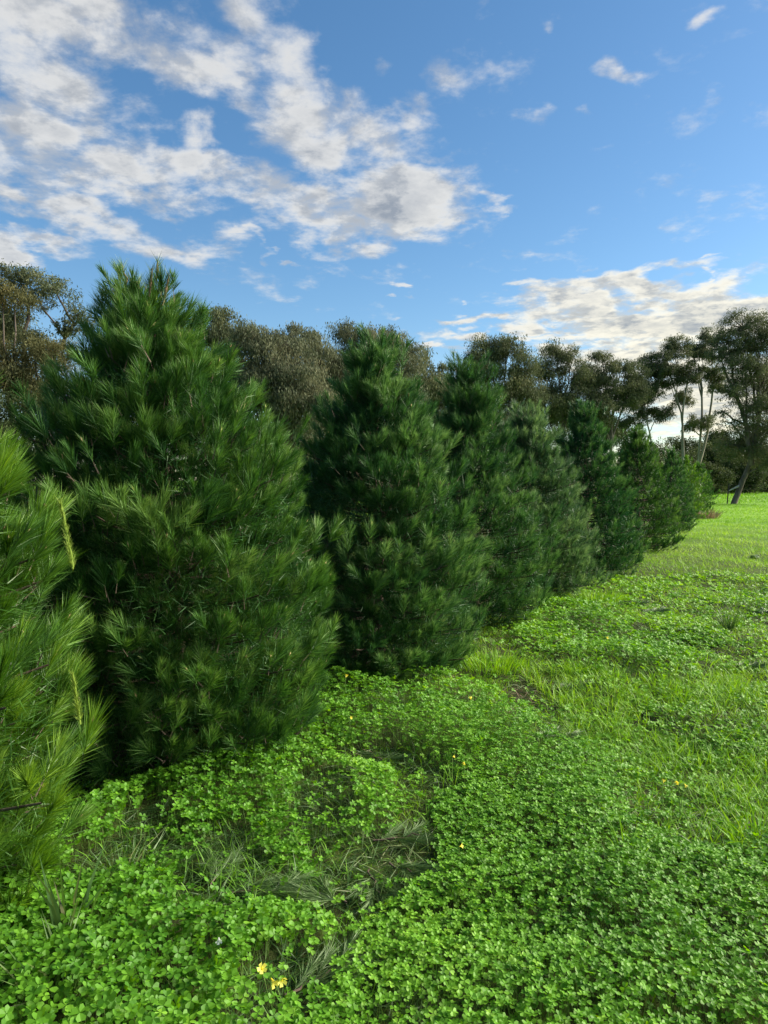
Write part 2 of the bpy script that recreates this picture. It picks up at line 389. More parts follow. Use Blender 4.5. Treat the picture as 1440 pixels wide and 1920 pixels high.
    if nbud:
        T = P_[kb] + A[kb] * Ls[kb][:, None] * .95; bl = r.uniform(.02, .055, (nbud, 1)); bw = r.uniform(.004, .007, (nbud, 1))
        ub, wb = u[kb], w[kb]; M_ = T + A[kb] * bl * .55
        V = np.stack([T, M_ + ub * bw, M_ + wb * bw, M_ - ub * bw, M_ - wb * bw, T + A[kb] * bl], 1).reshape(-1, 3)
        B = np.arange(nbud)[:, None] * 6
        tri = np.array([[0, 2, 1], [0, 3, 2], [0, 4, 3], [0, 1, 4], [5, 1, 2], [5, 2, 3], [5, 3, 4], [5, 4, 1]])
        parts.append((V, (B[:, None] + tri[None]).reshape(-1, 3), 2, np.repeat(r.random(nbud), 6)))
    return trunk, join(br), parts
def pine(label, Xc, Yc, H, Rm, seed, nb, sh, nd, nl, nw, seg, lean=(0, 0), prof=PR, mat=None, budp=.25, lump=.14, rot=0):
    z = float(gz(Xc, Yc))
    t = thing('pine_tree', label, 'pine tree', (Xc, Yc, z - .02), 'clipped pine trees planted in a row')
    trunk, br, parts = pine_mesh(H, Rm, seed, nb, sh, nd, nl, nw, seg, lean, prof, budp=budp, lump=lump)
    mk('trunk', [join([trunk, br])], [M_bark], t, True)
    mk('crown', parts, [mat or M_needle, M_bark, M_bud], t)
    return t
PR1 = [.8, .88, .95, 1., 1., .95, .84, .60, .34, .16, .05]
PR2 = [.75, .88, .97, 1, .97, .88, .74, .49, .26, .12, .03]
PRC = [.75, .88, 1, 1, .95, .82, .66, .44, .24, .1, .03]
PR0 = [.85, .95, 1, 1, 1, .93, .88, .62, .4, .2, .05]
t0 = pine('bright lime green pine cut off by the left edge, nearest of the row', -2.0, 2.65, 2.36, .89, 11, 150, 14, 96, .145, .0028, 2, mat=M_needle_lime, prof=PR0, budp=.35)
t1 = pine('largest bushy pine with brown dried shoots at its very top', -1.23, 4.32, 2.82, 1.04, 5, 220, 20, 84, .122, .0028, 2, lean=(-.2, 0), prof=PR1, budp=.3, lump=.10)
pine('broad dark pine just right of the largest one, with a gap under its branches', -.05, 6.15, 2.9, 1.0, 23, 205, 19, 72, .118, .0034, 2, lean=(-.03, 0), prof=PR2, mat=M_needle_blue, budp=.2, lump=.16)
pine('tall narrow-topped pine, third in the row behind the broad dark one', 1.02, 8.1, 3.02, 1.04, 31, 190, 15, 62, .13, .0046, 1, lean=(-.12, 0), prof=[.6, .75, .95, 1, .98, .74, .55, .38, .25, .12, .03], mat=M_needle_blue, budp=.12, lump=.2)
pine('pale topped round-shouldered pine behind the tall narrow-topped one', 2.05, 9.9, 2.62, .98, 41, 190, 15, 56, .125, .0052, 1, lean=(-.15, 0), prof=[.75, .88, 1, 1, .97, .85, .70, .54, .40, .25, .08], mat=M_needle_pale, budp=.1, lump=.18)
pine('bluish pine whose foot reaches the grass beside a clover patch, fifth from the right end', 3.42, 12.2, 3.0, 1.02, 53, 190, 14, 50, .12, .0062, 1, lean=(-.05, 0), prof=PRC, mat=M_needle_dark, budp=.1)
pine('dark pine with a small pointed bushy tip, fourth from the far end of the row', 5.72, 16.2, 2.88, 1.05, 67, 150, 12, 42, .12, .0078, 1, lean=(-.08, 0), prof=PRC, budp=.05)
pine('small distant pine, third from the far end of the row', 8.85, 22.3, 2.66, .92, 71, 130, 10, 34, .125, .010, 1, prof=PRC, mat=M_needle_blue, budp=0)
pine('yellower distant pine, last but one of the row', 12.1, 29, 2.6, 1.0, 83, 90, 8, 22, .15, .015, 1, prof=PR1, mat=M_needle_lime, budp=0)
pine('farthest dark pine at the end of the row by the dry grass tuft', 15.0, 34.5, 2.6, .95, 97, 80, 8, 20, .15, .018, 1, prof=PR1, budp=0)
# pale upright candles of new growth on the nearest pine
for k, (px, py, L) in enumerate([(112, 940, .20), (135, 1262, .15)]):
    g = np.random.default_rng(60 + k); top = at(px, py, 2.55) - np.array([-2.0, 2.65, float(gz(-2.0, 2.65)) - .02])
    d = unit(np.array([.15 * g.normal(), .1 * g.normal(), 1.])); q0 = top - d * L
    st = tube(q0 + d * np.linspace(-.04, L, 6)[:, None] + g.normal(0, .002, (6, 3)), [.004, .004, .0045, .0045, .004, .0025], 6, .9)
    n = 420; tt = g.random(n) * 1.25 - .25; ph = g.uniform(0, 6.28, n); dd = unit(d * 1.6 + np.stack([np.cos(ph), np.sin(ph), 0 * ph], 1))
    nd = rib_parts(q0 + d * (L * tt)[:, None], dd, (.035 - .012 * tt) * g.uniform(.7, 1.2, n), np.full(n, .0022), np.zeros((n, 3)), 1, .75 + .25 * g.random(n), g, seg=1)
    mk('candle_shoot', [st, nd], [M_candle, M_candle], t0)
# dried brown shoots on the top of the largest pine
r = np.random.default_rng(2)
for k in range(13):
    a = r.uniform(0, 6.28); q0 = np.array([-.2 + .13 * math.cos(a), -.02 + .10 * math.sin(a), 2.72 + r.uniform(-.16, .08)])
    d = unit(np.array([math.cos(a) * .18, math.sin(a) * .18, 1])); L = r.uniform(.1, .2)
    pts = q0 + d * np.linspace(0, L, 5)[:, None] + r.normal(0, .004, (5, 3))
    st = tube(pts, [.004, .005, .008, .006, .002], 6, .1)
    n = 70; tt = r.random(n); ph = r.uniform(0, 6.28, n); dd = unit(d + .8 * np.stack([np.cos(ph), np.sin(ph), .3 + 0 * ph], 1))
    nd = rib_parts(q0 + d * (L * tt)[:, None], dd, r.uniform(.05, .1, n), np.full(n, .0028), np.zeros((n, 3)), 1, r.random(n), r, seg=1)
    o = mk('dried_shoot', [st, nd], [M_straw, M_clip], t1); 

# ------------------------------------------------------------ eucalypts and far shrubs
def leaves(cent, rad, n, size, r, hang=.7, m=0, base=.45, wid=.26):
    """leaf blades scattered over a set of clump ellipsoids"""
    k = r.integers(0, len(cent), n)
    q = unit(r.normal(size=(n, 3))) * (r.random(n) ** .45)[:, None]
    p = cent[k] + q * rad[k]
    d = unit(r.normal(size=(n, 3)) + np.array([0, 0, -hang * 2]))
    L = size * r.uniform(.6, 1.3, n)
    shade = r.normal(0, .16, len(cent))
    v = np.clip(base + shade[k] + r.normal(0, .12, n), 0, 1)
    s = unit(np.cross(d, unit(r.normal(size=(n, 3))))) * (L * wid)[:, None] * .5
    V = np.stack([p, p + d * (L * .45)[:, None] + s, p + d * L[:, None], p + d * (L * .45)[:, None] - s], 1).reshape(-1, 3)
    B = np.arange(n)[:, None] * 4
    return V, B + np.array([0, 1, 2, 3]), m, np.repeat(v, 4)
def euc(label, Y, base_px, lobes, nleaf, size, seed, mat, bark=None, hang=.7, sub=None, trunks=None, dep=1.0, name='eucalyptus_tree', group='eucalyptus trees along the far side of the field', base_z=0, wid=.26, cat='eucalyptus', tr=.16, deadb=0, fill=1.0, grow=1.18):
    r = np.random.default_rng(seed); nleaf = int(nleaf * 1.5); size = size * .84
    bx = (base_px - 720) / F * Y
    t = thing(name, label, cat, (bx, Y, float(gz(bx, Y)) - .05), group)
    o = np.array([bx, Y, 0.]); cs = []; rs = []; tubes = []; s = Y / F
    trk = trunks or [[(base_px, None), (np.mean([l[0] for l in lobes]), max(l[1] for l in lobes))]]
    nodes = []
    for tk in trk:
        pts = []
        for n_, (px, py) in enumerate(tk):
            if py is None: pts.append(np.array([(px - 720) / F * Y - bx, 0, -.3]))
            else: pts.append(at(px, py, Y) - o + np.array([0, r.normal(0, .1), 0]))
        pts = np.array(pts); tq = np.linspace(0, len(pts) - 1, 12)
        path = np.stack([np.interp(tq, np.arange(len(pts)), pts[:, c]) for c in range(3)], 1)
        path[1:-1] = (path[:-2] + path[1:-1] * 2 + path[2:]) / 4; path[1:-1, 0] += r.normal(0, .04, 10)
        tubes.append(tube(path, np.linspace(tr, tr * .45, 12), 8)); nodes.append(path)
    for (px, py, rx, ry) in lobes:
        rx *= grow; ry *= grow
        c = at(px, py, Y) - o; c[1] += r.normal(0, rx * s * .3 * dep)
        RX, RY, RZ = rx * s, rx * s * dep, ry * s
        path = nodes[np.argmin([np.abs(nn[:, 0] - c[0]).min() + abs(nn[-1, 0] - c[0]) * .3 for nn in nodes])]
        cand = [i_ for i_ in range(3, 12) if path[i_, 2] < c[2] + .2] or [5]
        st = path[max(cand)] if len(cand) < 3 else path[cand[r.integers(len(cand) // 2, len(cand))]]
        lim = bez(st, st * .4 + c * .6 + np.array([0, 0, -.25 * RZ]), c, 7) + r.normal(0, .05, (7, 3)) * .6
        lim[0] = st; tubes.append(tube(lim, np.linspace(tr * .42, tr * .15, 7), 6))
        vol = RX * RZ
        K = int(max(10, 1.6 * (sub or 9) * min(2.5, vol / 1.0)))
        q = unit(r.normal(size=(K, 3))) * (r.random(K) ** .4)[:, None]
        cc = c + q * np.array([RX, RY, RZ]) * .82
        sz = r.uniform(.34, .62, (K, 1)) * (RX * RZ) ** .5 * fill * (12 / max(12, K)) ** .33
        cs.append(cc); rs.append(sz * np.array([1.15, 1.15, .72]))
        for i_ in range(0, K, 2):
            b_ = bez(c, (c + cc[i_]) / 2 - np.array([0, 0, .1]), cc[i_], 5) + r.normal(0, .02, (5, 3))
            tubes.append(tube(b_, np.linspace(tr * .16, tr * .06, 5), 4))
    cs = np.concatenate(cs); rs = np.concatenate(rs)
    mk('trunk', [join(tubes)], [bark or M_dbark], t, True)
    # share the leaves by clump size
    w = (rs[:, 0] * rs[:, 2]); w /= w.sum(); rep = np.repeat(np.arange(len(cs)), np.maximum(1, (w * 2000).astype(int)))
    mk('crown', [leaves(cs[rep], rs[rep], nleaf, size, r, hang, wid=wid) if False else leaves_w(cs, rs, w, nleaf, size, r, hang, wid)], [mat], t)
    for k in range(deadb):
        p0 = nodes[0][r.integers(4, 9)]; e = p0 + np.array([r.uniform(-1.6, 1.6), r.normal(0, .4), r.uniform(.1, 1.2)])
        mk('dead_branch', [tube(bez(p0, (p0 + e) / 2 + r.normal(0, .3, 3), e, 8) + r.normal(0, .03, (8, 3)), np.linspace(.05, .012, 8), 5)], [M_dead], t, True)
    return t
def leaves_w(cs, rs, w, n, size, r, hang, wid):
    k = r.choice(len(cs), n, p=w); q = unit(r.normal(size=(n, 3))) * (r.random(n) ** .5)[:, None]
    p = cs[k] + q * rs[k] * (1 + np.abs(r.normal(0, .22, (n, 1))))
    # thin out with a fine lattice noise so that holes open
    h = vnoise(p[:, 0] + 50, p[:, 2] + p[:, 1] * .6 + 50, 3.1 / max(.5, size * 5), 5); keep = h > .26; p = p[keep]; k = k[keep]; n = len(p)
    d = unit(r.normal(size=(n, 3)) + np.array([0, 0, -hang * 2])); L = size * r.uniform(.6, 1.35, n)
    v = np.clip(.45 + r.normal(0, .2, len(cs))[k] + r.normal(0, .08, n), 0, 1)
    s = unit(np.cross(d, unit(r.normal(size=(n, 3))))) * (L * wid)[:, None] * .5
    V = np.stack([p, p + d * (L * .45)[:, None] + s, p + d * L[:, None], p + d * (L * .45)[:, None] - s], 1).reshape(-1, 3)
    return V, np.arange(n)[:, None] * 4 + np.array([0, 1, 2, 3]), 0, np.repeat(v, 4)
# left edge
euc('tall eucalyptus with layered olive crown at the left edge, above a rusty one', 24, 45, [(30, 505, 42, 32), (-60, 520, 70, 60), (95, 530, 38, 24), (75, 560, 30, 16), (-40, 620, 80, 50), (10, 590, 45, 28), (150, 590, 30, 22), (125, 612, 26, 16), (60, 640, 50, 24)], 42000, .13, 101, M_euc, hang=.5, sub=14, trunks=[[(45, None), (46, 760), (48, 640), (60, 540)], [(45, None), (20, 740), (0, 620), (-30, 540)], [(60, None), (90, 680), (135, 600)]], tr=.11, dep=.8)
euc('rusty brown leafed eucalyptus low behind the left side of the largest pine', 22, 20, [(30, 560, 34, 20), (5, 545, 40, 22), (30, 690, 80, 38), (100, 670, 44, 28), (60, 650, 50, 24), (-50, 680, 70, 60), (40, 730, 80, 36), (105, 640, 30, 16)], 34000, .12, 103, M_euc_brown, hang=.4, sub=12, trunks=[[(20, None), (22, 780), (30, 680)], [(20, None), (60, 760), (100, 690)]], tr=.10, dep=.8)
euc('dark green low tree filling the gap between the left edge and the largest pine', 20, 60, [(40, 780, 90, 50), (-60, 780, 80, 60), (110, 760, 50, 40), (20, 850, 120, 60), (150, 800, 60, 60)], 30000, .13, 107, M_shrub, hang=.3, sub=12, tr=.08, name='bushy_tree', cat='tree', group=None, dep=.7)
# middle: weeping grey crowns
euc('weeping eucalyptus with a small separate top just right of the largest pine', 33, 430, [(410, 590, 34, 22), (400, 625, 40, 26), (440, 640, 50, 36), (470, 700, 70, 50), (380, 690, 60, 60)], 34000, .17, 109, M_euc, hang=1.1, sub=14, dep=.8)
euc('rounded brownish weeping eucalyptus behind the gap between the two biggest pines', 31, 520, [(470, 640, 46, 34), (520, 640, 46, 30), (540, 690, 70, 46), (480, 730, 60, 46), (570, 760, 70, 50), (520, 810, 90, 50)], 52000, .17, 113, M_euc_grey, hang=1.3, sub=16, dep=.8, deadb=1)
euc('grey weeping eucalyptus with two tufted tops left of the broad dark pine tip', 34, 590, [(548, 622, 24, 18), (600, 630, 26, 18), (575, 660, 60, 34), (620, 690, 60, 44), (590, 750, 70, 50), (640, 780, 60, 50)], 46000, .17, 127, M_euc_grey, hang=1.3, sub=16, dep=.8, deadb=1)
euc('weeping eucalyptus rising directly behind the tip of the broad dark pine', 36, 700, [(655, 622, 34, 18), (700, 640, 46, 28), (735, 625, 30, 18), (740, 670, 60, 36), (670, 690, 60, 50), (700, 750, 90, 50)], 46000, .17, 131, M_euc_grey, hang=1.3, sub=16, dep=.8)
euc('low thin eucalyptus between the tips of the broad dark pine and the tall narrow one', 40, 800, [(775, 665, 26, 20), (800, 672, 20, 22), (832, 688, 18, 18), (790, 710, 50, 30), (820, 760, 60, 50), (760, 760, 60, 60)], 30000, .18, 137, M_euc, hang=1.1, sub=10, dep=.8)
# right
euc('dense round olive eucalyptus directly right of the tall narrow pine tip', 44, 930, [(915, 655, 46, 28), (950, 650, 34, 22), (900, 690, 44, 34), (965, 690, 44, 34), (930, 730, 76, 34), (990, 735, 50, 30), (940, 790, 90, 40)], 52000, .18, 139, M_euc, hang=.8, sub=14, dep=.8)
euc('olive eucalyptus with a flat broad top beyond the pale topped pine', 46, 1050, [(1045, 660, 36, 20), (1075, 668, 26, 16), (1030, 695, 40, 26), (1080, 700, 36, 26), (1060, 735, 60, 26), (1020, 760, 50, 30), (1080, 770, 60, 30)], 40000, .18, 149, M_euc, hang=.8, sub=11, dep=.8)
euc('darker eucalyptus with a pointed tuft beyond the two pines with dark tips', 47, 1140, [(1132, 665, 24, 14), (1160, 690, 34, 22), (1110, 700, 34, 28), (1140, 730, 50, 28), (1180, 740, 36, 26), (1120, 770, 50, 24), (1190, 695, 24, 18)], 36000, .18, 151, M_euc, hang=.8, sub=11, dep=.8)
euc('open eucalyptus with pale forked stem and bright sky showing through', 50, 1300, [(1228, 680, 34, 24), (1268, 650, 30, 22), (1252, 700, 36, 26), (1215, 730, 36, 24), (1290, 700, 24, 20), (1282, 745, 20, 20), (1235, 775, 34, 16), (1200, 760, 26, 22), (1175, 790, 26, 16)], 40000, .18, 157, M_euc, M_ebark, hang=.7, sub=12, trunks=[[(1280, None), (1283, 870), (1275, 760), (1255, 700)], [(1280, None), (1283, 870), (1276, 770), (1295, 690)], [(1215, None), (1225, 840), (1205, 770)]], tr=.095, dep=.9, fill=.78, grow=1.25)
euc('slim white trunked eucalyptus with a sparse top beside the big leaning one', 53, 1308, [(1318, 655, 18, 20), (1335, 690, 16, 16), (1300, 660, 16, 16), (1312, 788, 22, 12), (1296, 795, 14, 10), (1345, 720, 16, 18), (1330, 630, 18, 14)], 14000, .2, 163, M_euc, M_ebark, hang=.8, sub=10, trunks=[[(1308, None), (1308, 880), (1316, 800), (1318, 740), (1312, 680)], [(1308, None), (1308, 880), (1330, 790), (1334, 720), (1345, 680)]], tr=.12, dep=.9, fill=.85, grow=1.3)
big = euc('big dark eucalyptus with a rugged leaning trunk at the right edge', 48, 1374, [(1400, 610, 50, 28), (1365, 640, 34, 26), (1430, 650, 50, 36), (1470, 620, 60, 40), (1390, 690, 44, 26), (1345, 670, 22, 26), (1440, 710, 60, 34), (1365, 735, 34, 18), (1410, 760, 50, 20), (1490, 740, 60, 50), (1370, 790, 26, 10), (1440, 800, 60, 26), (1390, 835, 50, 24), (1450, 850, 60, 30), (1355, 770, 18, 12)], 80000, .17, 167, M_euc, M_dbark, hang=.6, sub=14, trunks=[[(1374, None), (1382, 925), (1395, 895), (1408, 870), (1425, 800), (1420, 680)], [(1408, 870), (1404, 850), (1400, 790), (1370, 720)]], tr=.22, dep=.9, fill=.8, grow=1.28)
o_ = np.array([(1374 - 720) / F * 48, 48, 0.])
mk('dead_branch', [tube(bez(at(1390, 908, 48) - o_, at(1380, 912, 48) - o_, at(1366, 919, 48) - o_, 6), np.linspace(.09, .03, 6), 6)], [M_dead], big, True)
# shrub belt far behind the fence, and understory trees
shr = [(1345, 850, 60, 28, 100, 'pale topped rounded shrub beyond the fence, left of the leaning trunk'), (1290, 830, 34, 15, 110, 'flat domed tree beyond the fence, between the pale stems'), (1250, 860, 60, 45, 90, 'dark shrub beyond the fence showing over the farthest pines'),
       (1390, 880, 44, 32, 84, 'dark shrub beyond the fence, directly behind the leaning trunk'), (1440, 870, 50, 42, 90, 'dark shrub beyond the fence at the right edge'), (1330, 890, 46, 28, 78, 'low dark shrub beyond the fence just right of the farthest pine'), (1370, 820, 50, 24, 120, 'distant tree top beyond the fence, under the big leaning eucalyptus crown'),
       (1180, 830, 70, 40, 80, 'dim shrub seen over the pine with the small pointed tip'), (1090, 800, 80, 50, 70, 'dim bushy tree behind the bluish pine'), (980, 800, 90, 60, 64, 'dim bushy tree behind the pale topped pine'), (1500, 860, 60, 50, 95, 'shrub past the right edge of the fence'),
       (600, 840, 80, 60, 47, 'dim bushy tree filling the gap between the largest and the broad dark pine'), (800, 850, 90, 60, 66, 'dim bushy tree behind the tall narrow-topped pine'),
       (860, 800, 70, 50, 60, 'dim bushy tree behind the shoulder of the broad dark pine'), (690, 810, 110, 60, 58, 'dim bushy tree behind the broad dark pine'), (540, 830, 100, 50, 50, 'dim bushy tree low behind the right flank of the largest pine')]
for k, (px, py, rx, ry, Y, lab) in enumerate(shr):
    g = np.random.default_rng(300 + k); lob = []
    bot = 900 + F * EYE / Y
    for a_ in range(7):
        lob.append((px + g.uniform(-.75, .75) * rx, g.uniform(py - ry * .45, py + ry * .5), rx * .42, ry * .5))
    for yy in np.arange(py + ry * .6, bot, 16): lob.append((px + g.uniform(-.4, .4) * rx, yy, rx * .8, 14))
    euc(lab, Y, px, lob, 16000, .24 * Y / 80, 400 + k, M_shrub, hang=.2, sub=8, name='shrub', cat='shrub', group='shrubs beyond the fence', dep=.7, tr=.1, wid=.42, fill=1.1)

# ------------------------------------------------------------ wire fence
fy = 48.0; fx0 = (1363 - 720) / F * fy
fe = thing('wire_fence', 'thin wire fence on dark iron posts across the end of the field', 'fence', (fx0, fy, 0))
for k in range(-5, 3):
    x = k * 6.0; z = float(gz(fx0 + x, fy)); h = 1.38; lean = .14 if k == 0 else 0
    pt = tube(np.array([[x, 0, z - .3], [x + lean * .5, 0, z + h * .5], [x + lean, 0, z + h]]), [.035, .035, .03], 6)
    mk('post', [pt], [M_iron], fe)
for hh in (.35, .7, 1.0, 1.28):
    xs = np.linspace(-32, 14, 60); pts = np.stack([xs, 0 * xs, hh + gz(fx0 + xs, fy) - .02 * np.abs(np.sin(xs * np.pi / 6))], 1)
    mk('wire', [tube(pts, np.full(60, .006), 4)], [M_iron], fe)

# ------------------------------------------------------------ ground cover maps (photo positions projected to the ground)
CARPET = [(560, 1980), (640, 1760), (760, 1690), (850, 1640), (800, 1540), (760, 1440), (700, 1380), (830, 1400), (1010, 1350), (1120, 1400), (1210, 1480), (1150, 1560), (1290, 1600), (1800, 1660), (1900, 2600), (400, 2600)]
MOUND = [(560, 1240), (640, 1270), (760, 1290), (870, 1285), (960, 1330), (1010, 1370), (990, 1420), (880, 1440), (760, 1400), (640, 1420), (540, 1370)]
LEFTC = [(-900, 1600), (60, 1600), (160, 1530), (330, 1470), (560, 1380), (700, 1480), (720, 1560), (600, 1600), (560, 1680), (640, 1760), (560, 1980), (300, 2600), (-1500, 2600)]
MOUND2 = [(960, 1150), (1060, 1140), (1160, 1170), (1170, 1210), (1260, 1225), (1360, 1250), (1330, 1285), (1180, 1270), (1060, 1235), (990, 1210)]
STRIP = [(1190, 1325), (1300, 1320), (1440, 1370), (1560, 1390), (1560, 1430), (1400, 1420), (1240, 1390), (1180, 1350)]
FARC = [(1100, 1180), (1200, 1170), (1360, 1195), (1350, 1215), (1200, 1215), (1120, 1200)]
BARE = [(930, 1305), (975, 1262), (1045, 1245), (1072, 1280), (1020, 1322), (960, 1335)]
CUT = [[(590, 1640), (640, 1590), (700, 1555), (800, 1560), (830, 1600), (800, 1660), (720, 1700), (640, 1715), (590, 1690)], [(250, 1690), (330, 1640), (460, 1620), (560, 1650), (560, 1700), (430, 1740), (300, 1740)],
       [(610, 1440), (720, 1410), (800, 1430), (830, 1480), (780, 1500), (700, 1450)], [(100, 1640), (180, 1590), (250, 1600), (230, 1680), (150, 1700)], [(520, 1850), (600, 1800), (650, 1770), (660, 1800), (600, 1870), (540, 1920)],
       [(960, 1360), (1060, 1350), (1070, 1400), (1000, 1410)], [(1000, 1255), (1090, 1270), (1080, 1320), (1010, 1330)], [(380, 1570), (470, 1560), (520, 1600), (450, 1640), (380, 1620)]]
def maps(x, y):
    jx = (vnoise(x + 20, y + 20, 2.2, 1) - .5) * .45; jy = (vnoise(x + 20, y + 20, 2.2, 2) - .5) * .45
    px, py = to_px(x + jx * .6, np.maximum(y + jy * .6, .4), 0)
    carpet = in_poly(px, py, CARPET); mound = in_poly(px, py, MOUND); lf = in_poly(px, py, LEFTC); m2 = in_poly(px, py, MOUND2)
    st = in_poly(px, py, STRIP) | in_poly(px, py, FARC)
    cut = np.zeros(np.shape(x), bool)
    for c in CUT: cut |= in_poly(px, py, c)
    bare = in_poly(px, py, BARE)
    clover = (carpet | mound | lf | m2 | st) & ~bare
    h = .06 + .05 * carpet + .13 * mound + .10 * (lf & (px < 700)) + .10 * m2 + .02 * st
    h = np.where(cut, .03, h)
    qx, qy = to_px(x, np.maximum(y, .4), 0); bare = in_poly(qx, qy, BARE); clover &= ~bare; maps.carpet = carpet
    return px, py, clover, cut, bare, h
PINES = [(-2.0, 2.65), (-1.23, 4.32), (.05, 6.35), (1.06, 8.1), (2.2, 9.9), (3.55, 12.2), (5.72, 16.2), (8.8, 22.3), (12.1, 29), (15.0, 34.5)]
def soft_h(x, y):
    t = 0
    for a in range(8): t = t + maps(x + .16 * math.cos(a * .785), y + .16 * math.sin(a * .785))[5]
    return t / 8
def scatter(dfun, y0, y1, r, margin=1.2, step=.5):
    xs, ys = [], []; y = y0
    while y < y1:
        s = min(step * max(1, y / 6), y1 - y); hw = (y + s) * .532 + margin
        n = int(1.0 * dfun(y + s / 2) * s * 2 * hw)
        xs.append(r.uniform(-hw, hw, n)); ys.append(r.uniform(y, y + s, n)); y += s
    x = np.concatenate(xs); y = np.concatenate(ys)
    # nothing is seen in the deep shade left of the row
    rowx = np.interp(y, [p[1] for p in PINES], [p[0] for p in PINES], left=-2.6)
    k = (x > rowx - 1.3) | (y < 4.2); return x[k], y[k]
r = np.random.default_rng(21)
# ---- clover
x, y = scatter(lambda Y: 4200 if Y < 3.6 else 4200 * (3.6 / Y) ** 1.25, 1.55, 17, r)
px, py, cl, cut, bare, h = maps(x, y); cp = maps.carpet.copy(); h = soft_h(x, y)
dn = np.where(cl, 1.0, .14 * (y < 11)); dn = np.where(cut, .07, dn); dn = np.where(bare, .02, dn)
dn = np.maximum(dn, .35 * ((px > 980) & (y < 12) & ~cut))
dn = dn * (.45 + 1.1 * vnoise(x + 9, y + 9, 5, 8)).clip(0, 1) * np.where(cp, 1, ((vnoise(x + 3, y + 17, 2.6, 41) - .16) * 5).clip(.12, 1))
dn = dn * np.where(cp, 1, .68)
k = r.random(len(x)) < dn; x, y, h, px, cl, cp = x[k], y[k], h[k], px[k], cl[k], cp[k]
n = len(x); print('clover leaves', n)
hn = vnoise(x + 30, y + 30, 3.3, 4) * .7 + vnoise(x + 30, y + 30, 9, 6) * .3
z = gz(x, y) + h * (.45 + .95 * hn) * (1 - .8 * r.random(n) ** 1.8)
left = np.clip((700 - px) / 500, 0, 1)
size = (.0155 + .004 * r.random(n) + .007 * left * r.random(n)) * np.where(cp, .86, 1) * np.clip(y / 4.5, 1, 2.2) ** .8 * np.where(r.random(n) < .15, .65, 1)
tilt = unit(np.stack([r.normal(.10, .30, n) * np.where(cp, .75, 1), r.normal(-.08, .30, n) * np.where(cp, .75, 1), np.ones(n)], 1)); u, w = frame(tilt)
rot = r.uniform(0, 6.283, n)
shape = np.array([(0, .04, 0), (-.33, .28, .08), (-.56, .64, .17), (-.42, .97, .11), (0, .83, -.03), (.42, .97, .11), (.56, .64, .17), (.33, .28, .08)])
Vs = []; Fs = []; vs = []; cnt = 0
patch = vnoise(x + 13, y + 13, 1.3, 12)
val = np.clip(.15 + .45 * patch + r.normal(0, .17, n) + .12 * (y > 5) - .22 * left, 0, 1)  # leaves darken towards the left: shade of the pines put into their colour
for k3 in range(3):
    a = rot + k3 * 2.0944 + r.normal(0, .08, n); ca, sa = np.cos(a), np.sin(a)
    ex = u * ca[:, None] + w * sa[:, None]; ey = -u * sa[:, None] + w * ca[:, None]
    drp = r.uniform(-.45, .25, n)
    V = np.stack([x, y, z], 1)[:, None] + size[:, None, None] * (shape[None, :, 0:1] * ex[:, None] * 1.0 + shape[None, :, 1:2] * ey[:, None] + (shape[None, :, 2:3] + shape[None, :, 1:2] * drp[:, None, None]) * tilt[:, None])
    B = np.arange(n)[:, None] * 8 + cnt
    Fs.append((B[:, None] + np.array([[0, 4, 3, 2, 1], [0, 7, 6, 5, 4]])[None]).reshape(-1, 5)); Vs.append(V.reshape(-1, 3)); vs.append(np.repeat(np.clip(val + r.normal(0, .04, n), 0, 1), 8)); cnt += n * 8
kk = (y < 6)
sb = np.stack([x[kk] + r.normal(0, .02, kk.sum()), y[kk] + r.normal(0, .02, kk.sum()), gz(x[kk], y[kk])], 1); se = np.stack([x, y, z], 1)[kk]
dd = se - sb; LL = np.linalg.norm(dd, axis=1)
stems = rib_parts(sb, unit(dd), LL, np.full(kk.sum(), .0028), np.zeros((kk.sum(), 3)), 1, r.random(kk.sum()), r, seg=1)
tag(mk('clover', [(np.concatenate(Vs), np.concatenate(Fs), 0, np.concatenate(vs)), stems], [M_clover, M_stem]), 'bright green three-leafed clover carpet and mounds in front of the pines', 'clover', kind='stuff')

# ---- grass: near detailed blades, farther coarser ones
def grass(name, x, y, L, wd, r, seg, mat, label, lean=.75, val0=.45, lie=0):
    n = len(x); print(name, n)
    z = gz(x, y) - .005
    a = r.uniform(0, 6.283, n); d = unit(np.stack([np.cos(a) * lean * r.random(n) ** .7 + .06, np.sin(a) * lean * r.random(n) ** .7, np.ones(n) * (1 - lie)], 1))
    cv = np.stack([np.cos(a), np.sin(a), -.6 * np.ones(n)], 1) * (L * r.uniform(.05, .8, n))[:, None]
    v = np.clip(val0 + .4 * (vnoise(x + 40, y + 40, .9, 31) - .5) + .35 * (vnoise(x + 40, y + 40, .28, 33) - .5) + .25 * (vnoise(x + 40, y + 40, 2.1, 35) - .5) + r.normal(0, .16, n), 0, 1)
    face = unit(np.stack([np.cos(a), np.sin(a), .2 + 0 * a], 1) + r.normal(0, .3, (n, 3)))
    tag(mk(name, [rib_parts(np.stack([x, y, z], 1), d, L, wd, cv, 0, v, r, seg=seg, face=face)], [mat]), label, 'grass', kind='stuff')
x, y = scatter(lambda Y: 3400 if Y < 5 else 3400 * (5 / Y) ** 1.5, 1.55, 13, r)
px, py, cl, cut, bare, h = maps(x, y)
tall = in_poly(px, py, [(1000, 1240), (1500, 1240), (1700, 1600), (1400, 1620), (1180, 1570), (1130, 1470), (1040, 1340)])
dn = np.where(cl, .03, .75); dn = np.where(cut, .25, dn); dn = np.where(bare, .015, dn); dn = np.where(tall & ~cl, 1, dn); dn = np.where(tall & cl, .12, dn)
tuft = vnoise(x + 5, y + 5, 6, 14); dn = dn * (.35 + 1.1 * tuft).clip(0, 1)
